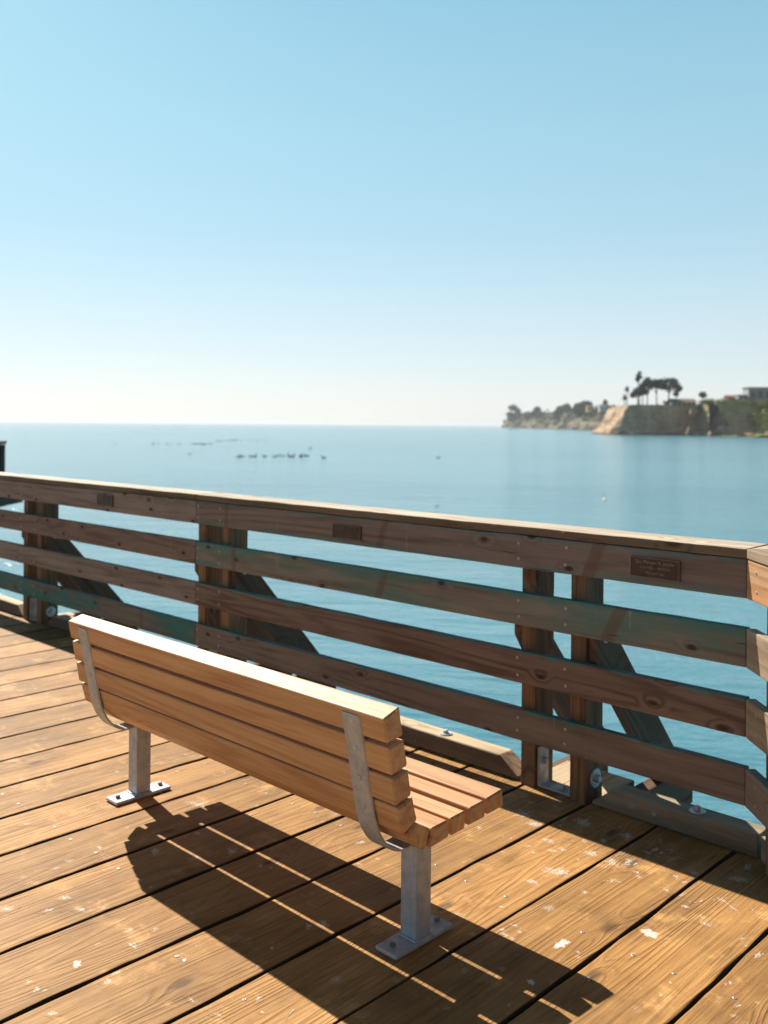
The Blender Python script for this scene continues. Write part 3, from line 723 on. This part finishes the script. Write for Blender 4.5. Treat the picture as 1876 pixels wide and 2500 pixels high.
# ------------------------------------------------------------ coast
HZ = lambda u: 1029.8 + .0081 * u
def zv(u, v, dep): return 1.5 + (HZ(u) - v) / FPX * dep
def interp(tab, u):
    for a, b2 in zip(tab, tab[1:]):
        if a[0] <= u <= b2[0]:
            t = (u - a[0]) / (b2[0] - a[0]); return [a[i] + (b2[i] - a[i]) * t for i in range(1, len(a))]
    return list(tab[0][1:] if u < tab[0][0] else tab[-1][1:])
def rock_mat(name, a, b2, green, gz0, gz1, gamt):
    m, nt, n, l, bs = newmat(name); q = N(nt)
    pos = q.new('ShaderNodeNewGeometry').outputs['Position']
    n1 = q.noise(pos, .045, 5, .65); n2 = q.noise(q.vmul(pos, (.12, .12, .55)), 1, 5, .65); n3 = q.noise(q.vmul(pos, (.35, .35, .03)), 1, 4, .6)
    c = q.mix(q.ramp(n1, .35, .65), a, b2)
    c = q.mix(q.math('MULTIPLY', q.ramp(n2, .4, .7), .5), c, tuple(x * .5 for x in b2))
    c = q.mix(q.math('MULTIPLY', q.ramp(n3, .5, .72), .5), c, tuple(min(1, x * 1.5) for x in a))
    z = q.sep(pos)[2]
    nrm = q.sep(q.new('ShaderNodeNewGeometry').outputs['Normal'])[2]
    gf = q.math('MULTIPLY', q.ramp(q.math('ADD', z, q.math('MULTIPLY', q.math('SUBTRACT', q.noise(pos, .09, 4), .5), 26)), gz0, gz1), gamt)
    gf = q.math('MAXIMUM', gf, q.ramp(nrm, .78, .93))
    c = q.mix(gf, c, q.mix(q.ramp(q.noise(pos, .2, 4), .35, .65), green, tuple(x * .45 for x in green)))
    wet = q.ramp(z, SEA + .4, SEA + 2.2, 1, 0)
    c = q.mix(q.math('MULTIPLY', wet, .8), c, (.05, .045, .035))
    l.new(c, bs.inputs['Base Color']); bs.inputs['Roughness'].default_value = .9; bs.inputs['Specular IOR Level'].default_value = .1
    l.new(q.bump(q.math('ADD', n2, n3), 1.5, .8), bs.inputs['Normal'])
    return m
def coast(name, foot, label, step, mat, gully=6.0, back=500, lean=.25):
    """foot: (u, depth, top z); sea cliff with gullies and a plateau behind it"""
    b = MB(); P = []
    for (a, c) in zip(foot, foot[1:]):
        A = cp(a[0], a[1], 0); B_ = cp(c[0], c[1], 0); n_ = max(2, int((B_ - A).length / step))
        for i in range(n_):
            t = i / n_; p = A.lerp(B_, t); P.append((p, a[2] + (c[2] - a[2]) * t, (a[3] + (c[3] - a[3]) * t) if len(a) > 3 else lean))
    P.append((cp(foot[-1][0], foot[-1][1], 0), foot[-1][2], foot[-1][3] if len(foot[-1]) > 3 else lean))
    rows = 16; vs = []
    for i, (p, zt, lean) in enumerate(P):
        t = (P[min(i + 2, len(P) - 1)][0] - P[max(i - 2, 0)][0]).normalized(); nr = Vector((-t.y, t.x, 0)); nr = -nr if nr.dot(FW + RT * .6) < 0 else nr   # inland
        for r in range(rows):
            f = r / (rows - 1); z = SEA - 2 + (zt - SEA + 2) * f
            g1 = noise.fractal(Vector((p.x * .03, p.y * .03, z * .012)), 1, 2, 4) * gully * 1.5
            g2 = noise.fractal(Vector((p.x * .12, p.y * .12, z * .05)), 1, 2, 3) * gully * .5
            g3 = noise.noise(Vector((p.x * .06, p.y * .06, z * .25))) * gully * .25
            talus = (1 - f) ** 2 * -7
            q_ = p + nr * (g1 + g2 + g3 + talus + f * (zt - SEA) * lean)
            vs.append((q_.x, q_.y, z + noise.noise(p * .08) * 1.2 * (f > .9)))
        for k, db in enumerate((8, 30, back)):
            inl = (FW * .85 + RT * .53) if k else nr; q_ = p + nr * ((zt - SEA) * lean + 3) + inl * db
            vs.append((q_.x, q_.y, zt + noise.noise(Vector((q_.x * .03, q_.y * .03, 3))) * 1.6 + .6 * k))
    n_ = rows + 3; fs = []
    for i in range(len(P) - 1):
        for r in range(n_ - 1): fs.append([i * n_ + r, (i + 1) * n_ + r, (i + 1) * n_ + r + 1, i * n_ + r + 1])
    b.add(vs, fs, smooth=False)
    o = b.build(name, mat); tag(o, label, None, None, 'structure'); return o
# near headland
ROCK = rock_mat('sandstone_cliff', (.56, .40, .27), (.38, .26, .17), (.10, .125, .035), 14, 30, .15)
ROCKV = rock_mat('overgrown_cliff', (.62, .46, .31), (.42, .29, .18), (.26, .27, .07), 6, 18, .6)
FARROCK = rock_mat('far_cliff', (.36, .28, .20), (.22, .17, .12), (.09, .12, .045), 8, 20, .6)
coast('cliff', [(1600, 1250, 18, .2), (1490, 960, 18, .5), (1456, 800, 17, .5), (1468, 745, 17, .6), (1512, 708, 18, .45), (1545, 704, 18, .15), (1600, 702, 18, .12), (1700, 706, 18, .12)], 'sandstone headland', 5, ROCK, gully=4.2, back=110)
coast('cliff', [(1664, 722, 18, .15), (1688, 698, 18, .2), (1693, 738, 18, .2), (1727, 700, 18.5, .3), (1731, 730, 19, .35), (1765, 690, 19.5, .4), (1769, 722, 20, .4), (1815, 680, 21, .5), (1820, 712, 21, .5), (1885, 655, 21.5, .5), (2000, 610, 21, .6), (2200, 520, 20, .5), (2600, 420, 18, .4)], 'overgrown cliff', 5, ROCKV, gully=10, back=420)
coast('cliff', [(1238, 3200, 20), (1232, 2900, 22), (1262, 2750, 34), (1320, 2450, 36), (1380, 2150, 40), (1440, 1800, 38), (1500, 1600, 36), (1580, 1500, 34)], 'far headland', 20, FARROCK, gully=14, back=260, lean=.5)

# foliage
def leafmat(name, a, b2):
    m, nt, n, l, bs = newmat(name); q = N(nt)
    pos = q.new('ShaderNodeNewGeometry').outputs['Position']; rnd = q.new('ShaderNodeObjectInfo').outputs['Random']
    c = q.mix(q.ramp(q.noise(pos, .5, 4), .3, .7), a, b2)
    l.new(c, bs.inputs['Base Color']); bs.inputs['Roughness'].default_value = .7; bs.inputs['Specular IOR Level'].default_value = .2
    return m
LEAF = leafmat('cypress_foliage', (.030, .050, .030), (.05, .075, .035))
LEAF2 = leafmat('scrub_foliage', (.30, .31, .07), (.11, .15, .045))
LEAFP = leafmat('palm_foliage', (.06, .085, .035), (.04, .06, .03))
BARK = plain('bark', (.11, .085, .065), .9, scale=.6)
def leaves(b, c, r, n, size, rnd, flat=1.0):
    c = Vector(c); r = Vector(r)
    for i in range(n):
        d = Vector((rnd.gauss(0, 1), rnd.gauss(0, 1), rnd.gauss(0, 1))).normalized() * (rnd.random() ** .45)
        p = c + Vector((d.x * r.x, d.y * r.y, d.z * r.z))
        a = Vector((rnd.gauss(0, 1), rnd.gauss(0, 1), rnd.gauss(0, 1) * flat)).normalized(); t = a.orthogonal().normalized(); q_ = a.cross(t)
        an = rnd.uniform(0, 6); t, q_ = t * math.cos(an) + q_ * math.sin(an), q_ * math.cos(an) - t * math.sin(an)
        s = size * rnd.uniform(.5, 1.3)
        b.add([p + t * s, p + q_ * s * .6, p - t * s * .8, p - q_ * s * .6], [[0, 1, 2, 3]])
def limb(b, pts, r0, r1, n=8):
    vs = []; fs = []; m_ = len(pts)
    for i, p in enumerate(pts):
        p = Vector(p); d = (Vector(pts[min(i + 1, m_ - 1)]) - Vector(pts[max(i - 1, 0)])).normalized(); t = d.orthogonal().normalized(); q_ = d.cross(t)
        r = r0 + (r1 - r0) * i / (m_ - 1)
        for k in range(n): a = 2 * math.pi * k / n; vs.append(p + (t * math.cos(a) + q_ * math.sin(a)) * r)
    for i in range(m_ - 1):
        for k in range(n): fs.append([i * n + k, i * n + (k + 1) % n, (i + 1) * n + (k + 1) % n, (i + 1) * n + k])
    fs.append(list(range(n))[::-1]); fs.append([(m_ - 1) * n + k for k in range(n)])
    b.add(vs, fs, smooth=True)
def tree(name, base, clumps, label, cat='tree', group=None, seed=0, lean=(0, 0), leaf=LEAF, n=170, size=.7, tr=.45):
    """clumps: (dx along view-right, dz height, rx, rz) relative to the base, in metres"""
    rnd = random.Random(seed); base = Vector(base)
    root = empty(name, tuple(base), label, cat, group)
    crown = MB(); tk = MB()
    cen = [base + RT * c[0] + Z * c[1] + FW * rnd.uniform(-1, 1) * c[2] * .6 for c in clumps]
    hi = max(c[1] for c in clumps); fork = base + RT * (sum(c[0] for c in clumps) / len(clumps) * .55) + Z * hi * .5
    limb(tk, [base - Z * 2, base + (fork - base) * .5 + RT * rnd.uniform(-.3, .3), fork], tr, tr * .7)
    for c, p in zip(clumps, cen):
        limb(tk, [fork - Z * .2, fork.lerp(p, .55) + RT * rnd.uniform(-.4, .4), p], tr * .5, tr * .15, 6)
        leaves(crown, p, (c[2] * 1.22, c[2] * 1.1, c[3] * 1.25), int(n * 1.7 * (.5 + c[2] * .22)), size, rnd)
    tk.build('trunk', BARK, root); crown.build('crown', leaf, root)
    return root
def palm(base, h, r, label, seed=0):
    rnd = random.Random(seed); base = Vector(base); root = empty('palm_tree', tuple(base), label, 'palm tree', 'palm trees on the headland')
    tk = MB(); limb(tk, [base - Z * 2, base + Z * h * .5 + RT * .15, base + Z * h], .36, .24, 8); tk.build('trunk', BARK, root)
    cr_ = MB(); top = base + Z * h
    for i in range(46):
        az = rnd.uniform(0, 6.28); el = rnd.uniform(-1.1, 1.35); d = Vector((math.cos(az) * math.cos(el), math.sin(az) * math.cos(el), math.sin(el)))
        sd = d.cross(Z).normalized() * .55; L = r * rnd.uniform(.8, 1.1)
        p1 = top + d * L * .5; p2 = top + d * L - Z * L * .25
        cr_.add([top, p1 + sd, p2 + sd * .9, p2 - sd * .9, p1 - sd, p2 + d * .5], [[0, 1, 4], [1, 2, 3, 4], [2, 5, 3]])
    leaves(cr_, top - Z * .6, (r * .45, r * .45, r * .6), 60, .5, rnd)
    cr_.build('crown', LEAFP, root)
D0 = 722; s0 = D0 / FPX       # metres per photo pixel at the headland
def hb(u, dep=D0, z=17.5): return cp(u, dep, z)
palm(hb(1555), (986 - 916) * s0, 2.9, 'tall palm left of the tree cluster, the lower of the two crowns rising together', 1)
palm(hb(1559), (986 - 909) * s0, 3.2, 'tallest palm on the headland, its crown highest of all', 2)
palm(hb(1529), (986 - 944) * s0, 2.4, 'slim palm at the left edge of the headland, upper of the two small ones', 3)
palm(hb(1523), (986 - 964) * s0, 2.2, 'lowest small palm nearest the left brink of the headland', 4)
def T(u, cl, label, seed, **k):
    return tree('cypress_tree', hb(u, D0 + (seed % 5) * 4), [((c[0] - u) * s0, (986 - c[1]) * s0, c[2] * s0, c[3] * s0) for c in cl], label, seed=seed, group='cypress trees on the headland', **k)
T(1558, [(1545, 958, 8, 7), (1553, 948, 9, 7), (1562, 955, 8, 6)], 'dark cypress just right of the palms, lowest crown of the cluster', 11)
T(1568, [(1566, 938, 9, 8), (1574, 950, 9, 7), (1562, 947, 7, 6)], 'dark cypress in the middle of the left cluster', 12)
T(1578, [(1578, 922, 9, 8), (1586, 935, 9, 8), (1572, 930, 8, 7)], 'tallest cypress of the left cluster, touching the flat topped trees', 13)
T(1603, [(1596, 924, 12, 6), (1610, 926, 13, 7), (1602, 934, 10, 6), (1588, 928, 7, 5)], 'flat topped cypress on a tall bare trunk', 14, tr=.55)
T(1631, [(1624, 926, 13, 9), (1638, 924, 11, 7), (1649, 934, 10, 7), (1630, 940, 12, 7), (1618, 938, 9, 7)], 'widest umbrella shaped cypress right of the bare trunk', 15, tr=.6)
T(1645, [(1652, 945, 9, 6), (1658, 941, 6, 4), (1648, 955, 6, 6)], 'small ragged cypress at the right end of the cluster', 16, n=110)
tree('small_palm', hb(1713, 680), [(0, 7.5, 2.6, 2.0)], 'small bushy palm behind the red roofed house', 'palm tree', seed=21, leaf=LEAFP, n=120, size=.8, tr=.3)

# scrub along the tops and faces
scr = MB(); rnd = random.Random(5)
for (u0, u1, d0, d1, z0, z1, n_, rr) in ((1706, 1745, 712, 712, 18.5, 22, 34, 2.4), (1745, 1830, 712, 712, 20, 23, 44, 2.4), (1800, 1885, 700, 680, 14, 21, 60, 3.4), (1822, 1885, 690, 660, 1, 13, 40, 3.4), (1740, 1800, 710, 696, 14, 19, 16, 2.0)):
    for i in range(n_):
        t = rnd.random(); u = u0 + (u1 - u0) * t; d = d0 + (d1 - d0) * t
        leaves(scr, cp(u, d + rnd.uniform(-4, 6), rnd.uniform(z0, z1)), (rr, rr, rr * .7), 26, .8, rnd)
tag(scr.build('coastal_scrub', LEAF2), 'green and yellow scrub covering the cliff edge', 'scrub', kind='stuff')
# far headland trees
fs_ = 2300 / FPX
def FT(u, dep, v0, cl, label, seed, **k):
    sc = dep / FPX; zb = zv(u, v0, dep)
    return tree('headland_tree', cp(u, dep, zb), [((c[0] - u) * sc, (v0 - c[1]) * sc, c[2] * sc, c[3] * sc) for c in cl], label, seed=seed, group='trees on the far headland', size=3.0, tr=1.2, **k)
FT(1252, 2760, 1030, [(1250, 996, 10, 6), (1243, 1012, 7, 6), (1262, 1006, 8, 9), (1250, 1020, 12, 8), (1268, 1018, 8, 8)], 'spiky open tree at the very tip of the far headland', 31, n=90)
FT(1310, 2450, 1024, [(1310, 1000, 8, 6), (1302, 1010, 8, 6), (1320, 1012, 7, 6)], 'open crowned tree left of the middle of the far headland', 32, n=80)
FT(1285, 2600, 1026, [(1285, 1013, 9, 5), (1295, 1014, 8, 5)], 'low bushy tree next to the tip of the far headland', 33, n=90)
FT(1372, 2150, 1016, [(1366, 1000, 9, 7), (1382, 995, 9, 8), (1392, 1002, 7, 6), (1358, 1008, 7, 5)], 'broad ragged tree left of the round dark tree', 34, n=80)
FT(1425, 1850, 1012, [(1415, 995, 13, 10), (1430, 990, 13, 9), (1438, 1000, 10, 9), (1408, 1003, 8, 8), (1424, 1004, 14, 8)], 'large round dark tree on the far headland', 35, n=260)
FT(1476, 1700, 1002, [(1476, 984, 3.5, 6), (1476, 992, 5, 5), (1476, 998, 6, 4)], 'pointed conifer behind the left brink of the near headland', 36, n=200)
fsn = MB(); rnd = random.Random(9)
for i in range(90):
    u = rnd.uniform(1240, 1500); dd = interp([(1240, 2830), (1262, 2740), (1320, 2440), (1380, 2140), (1440, 1790), (1500, 1590)], u)[0]
    leaves(fsn, cp(u, dd + rnd.uniform(0, 50), rnd.uniform(20, 38)), (14, 14, 6), 14, 4.0, rnd)
tag(fsn.build('headland_scrub', LEAF), 'dark scrub growing on the brink of the far headland', 'scrub', kind='stuff')

# houses
WHITE = plain('white_wall', (.62, .60, .56), .8, var=.2, scale=.3); ROOFR = plain('brown_roof', (.27, .19, .14), .85, scale=.5)
GREYW = plain('grey_wall', (.36, .37, .38), .8, var=.25, scale=.3); GLASS = plain('dark_window', (.05, .06, .07), .15, spec=.6); ROOFB = plain('red_roof', (.30, .15, .10), .85, scale=.5)
YEL = plain('yellow_wall', (.60, .40, .16), .8, var=.15)
def house(u0, u1, dep, z0, h, depth, roofh, wm, rm_, label, wins=4, gable=True, zfloor=None):
    c = cp((u0 + u1) / 2, dep, z0); W_ = (u1 - u0) / FPX * dep
    root = empty('house', tuple(c), label, 'house', 'houses on the clifftop')
    b = MB(); extrude(b, c - Z * 4, c + Z * h, rect(-W_ / 2, W_ / 2, 0, depth), RT, FW, r=.05, bevel_end=0); wall_ = b.build('wall', wm, root)
    b = MB(); ov = .6
    if gable: pr = [(-ov, h), (depth + ov, h), (depth / 2, h + roofh)]
    else: pr = [(-ov, h), (depth + ov, h), (depth + ov, h + roofh), (-ov, h + roofh)]
    extrude(b, c - RT * (W_ / 2 + ov), c + RT * (W_ / 2 + ov), pr, FW, Z, r=.03, bevel_end=.05); b.build('roof', rm_, root)
    for i in range(wins):
        xx = -W_ / 2 + W_ * (i + .5) / wins; ww = min(W_ / wins * .55, 3)
        b = MB(); extrude(b, c + RT * (xx - ww / 2), c + RT * (xx + ww / 2), rect(-.08, .05, h * .3, h * .8), FW, Z, r=.01, bevel_end=.0); b.build('window', GLASS, wall_)
    return root
house(1640, 1698, 725, 17.5, 3.6, 12, 2.6, WHITE, ROOFR, 'long low white house with a brown roof beside the umbrella cypress', 5)
house(1622, 1634, 722, 17.5, 3.2, 5, 1.2, WHITE, WHITE, 'small white hut at the left end of the low house', 1)
house(1775, 1794, 730, 19.5, 5.8, 8, 1.6, ROOFB, ROOFB, 'small reddish brown house half hidden by the hedge', 1)
house(1802, 1824, 715, 20.5, 5.8, 8, .4, GREYW, GREYW, 'small pale grey flat roofed house left of the big one', 2, gable=False)
house(1826, 1960, 712, 21, 10.6, 12, .7, GREYW, ROOFB, 'large grey two storey house with dark windows and a thin red roof', 7, gable=False)
house(1432, 1443, 1700, 31, 7.0, 9, 1.5, YEL, ROOFR, 'small yellow house in front of the round dark tree', 1)
house(1462, 1490, 1650, 31, 6.0, 9, 3.0, WHITE, ROOFR, 'far brown roofed house under the pointed conifer', 2)

# rocks and reef at the foot of the cliff
def rock(u, dep, r, label, m, seed):
    rnd = random.Random(seed); c = cp(u, dep, SEA + r[2] * .3); bm = bmesh.new(); bmesh.ops.create_icosphere(bm, subdivisions=3, radius=1)
    for v in bm.verts:
        k = 1 + noise.fractal(v.co * 1.4 + Vector((seed, 0, 0)), 1, 2, 3) * .5
        v.co = (RT * v.co.x * r[0] + FW * v.co.y * r[1] + Z * v.co.z * r[2]) * k
    me = bpy.data.meshes.new('boulder'); bm.to_mesh(me); bm.free(); me.materials.append(m)
    o = bpy.data.objects.new('boulder', me); COL.objects.link(o); o.location = c; tag(o, label, 'boulder', 'rocks below the cliff')
PALE = plain('pale_rock', (.55, .50, .43), .9, scale=.6); TAN = plain('tan_rock', (.34, .24, .16), .9, scale=.5); MOSS = plain('algae_reef', (.22, .24, .07), .9, scale=.3)
rock(1700, 690, (3.0, 2.5, 2.2), 'pale white boulder at the waterline below the cliff corner', PALE, 1)
rock(1722, 688, (4.5, 3, 3.2), 'reddish boulder just right of the pale white one', TAN, 2)
rock(1738, 686, (3.5, 3, 2.6), 'brown boulder between the reddish one and the pale ledge', TAN, 3)
rock(1825, 655, (10, 4, 1.6), 'low tan rock ledge under the green slope', TAN, 4)
rock(1870, 590, (9, 5, 1.6), 'yellow green algae covered reef at the right edge', MOSS, 5)
rock(1790, 640, (12, 3, .7), 'thin flat reef just above the water', MOSS, 6)
# rock sea defence: pale concrete wall
b = MB(); c = cp(1775, 688, SEA - 1); extrude(b, c, c + Z * 8, rect(-7, 9, 0, 3), RT, FW, seg=2, r=.3, jit=.3, bevel_end=.2)
tag(b.build('sea_wall', PALE, loc=tuple(c)), 'pale grey concrete wall at the foot of the overgrown cliff', 'sea wall')

# ------------------------------------------------------------ sea birds
BIRD = plain('dark_plumage', (.035, .033, .03), .7); GULL = plain('gull_plumage', (.65, .65, .63), .7)
def bird_mesh(name, m, scale=1.0, up=.5):
    b = MB()
    # body as lofted rings along x, neck and head at the front, bill; y is across
    ring = [(-.34, .02, .05, .06), (-.25, .07, .06, .04), (-.1, .12, .11, .03), (.08, .13, .12, .03), (.2, .09, .10, .06), (.25, .05, .055, .14), (.27, .038, .038, .24), (.30, .042, .042, .33), (.35, .04, .036, .37), (.40, .018, .014, .37), (.52, .006, .006, .355)]
    n = 10; vs = []; fs = []
    for (x, ry, rz, zc) in ring:
        for k in range(n): a = 2 * math.pi * k / n; vs.append(Vector((x, ry * math.cos(a), zc + rz * math.sin(a))) * scale)
    for i in range(len(ring) - 1):
        for k in range(n): fs.append([i * n + k, i * n + (k + 1) % n, (i + 1) * n + (k + 1) % n, (i + 1) * n + k])
    fs.append(list(range(n))[::-1]); fs.append([(len(ring) - 1) * n + k for k in range(n)])
    b.add(vs, fs, smooth=True); o = b.build(name, m); return o
proto = bird_mesh('seabird', BIRD, 1.55)
tag(proto, 'dark seabird floating in a loose line on the calm water', 'seabird', 'seabirds floating offshore')
near_ = [775, 783, 797, 812, 862, 885, 893, 950, 957, 967, 1022, 1045, 1080, 1117, 1124, 1133, 1143, 1151, 1192, 1201, 1209, 1219, 1241]
mid_ = [200, 240, 300, 330, 380, 474, 488, 499, 517, 530, 545, 556, 575, 586, 603]
mid2 = [632, 655, 692, 715, 724, 740, 752, 764, 790, 800, 846, 862, 878, 905, 945, 963, 980]
faint = [88, 122, 150, 205]
BP = [(300 + x / 2.767, 1114 + random.uniform(-1.2, 2.2), 'near') for x in near_] + [(300 + x / 2.767, 1084.5 + random.uniform(-1, 1), 'mid') for x in mid_] \
   + [(300 + x / 2.767, 1076 + random.uniform(-1.5, 1), 'mid') for x in mid2] + [(300 + x / 2.767, 1055, 'faint') for x in faint]
LAB = {'near': 'dark seabird in the nearer row on the water', 'mid': 'dark seabird in the long broken line farther out', 'faint': 'tiny seabird in the faintest row near the horizon at left'}
first = True
def put_bird(u, v, label, group, src=proto):
    global first
    dep = (1.5 - SEA) * FPX / (v - HZ(u)); p = cp(u, dep, SEA - .04)
    if src is proto and first: o = proto; first = False
    else: o = src.copy(); COL.objects.link(o)
    o.location = p; o.rotation_euler = (0, 0, random.uniform(0, 6.28)); k_ = random.uniform(.7, 1.1); o.scale = (k_, k_, k_ * random.uniform(.7, 1.2))
    if label: o['label'] = label
    if group: o['group'] = group
    elif 'group' in o: del o['group']
    return o
for u, v, k in BP: put_bird(u, v, LAB[k], {'near': 'nearer row of seabirds', 'mid': 'farther line of seabirds', 'faint': 'faintest row of seabirds'}[k])
for (u, v, lb) in ((790, 1118, 'single dark seabird just right of the nearer row'), (756, 1096, 'single dark seabird above the right end of the nearer row'), (462, 1109, 'single dark seabird left of the nearer row and below the long line'),
                   (57, 1075, 'single dark seabird above the far left end of the railing'), (280, 1084, 'single seabird at the left start of the long line'), (1068, 1118, 'single seabird below the open sea right of the rows'), (1066, 1236, 'single dark seabird close above the railing cap near the middle')):
    o_ = put_bird(u, v, lb, None)
    if v > 1200: o_.scale = (.35,) * 3
gull = bird_mesh('gull', GULL, 1.0); gull['label'] = 'white gull resting on the water above the right half of the railing'; gull['category'] = 'gull'
dep = (1.5 - SEA) * FPX / (1219 - HZ(1476)); gull.location = cp(1476, dep, SEA - .03); gull.rotation_euler = (0, 0, 2.2)

# thin sea air
bm = bmesh.new(); bmesh.ops.create_cube(bm, size=1)
me = bpy.data.meshes.new('haze'); bm.to_mesh(me); bm.free()
hz = bpy.data.objects.new('haze', me); COL.objects.link(hz); hz.scale = (80400, 80400, 66); hz.location = (0, 0, 27.5)
hm = bpy.data.materials.new('sea_haze'); hm.use_nodes = True; hn = hm.node_tree.nodes; hn.remove(hn['Principled BSDF'])
pv = hn.new('ShaderNodeVolumePrincipled'); pv.inputs['Color'].default_value = (.90, .95, 1, 1); pv.inputs['Density'].default_value = 8.5e-5; pv.inputs['Anisotropy'].default_value = .25
hm.node_tree.links.new(pv.outputs[0], hn['Material Output'].inputs['Volume']); me.materials.append(hm)
tag(hz, kind='stuff'); S.cycles.volume_bounces = 0
clean_org()
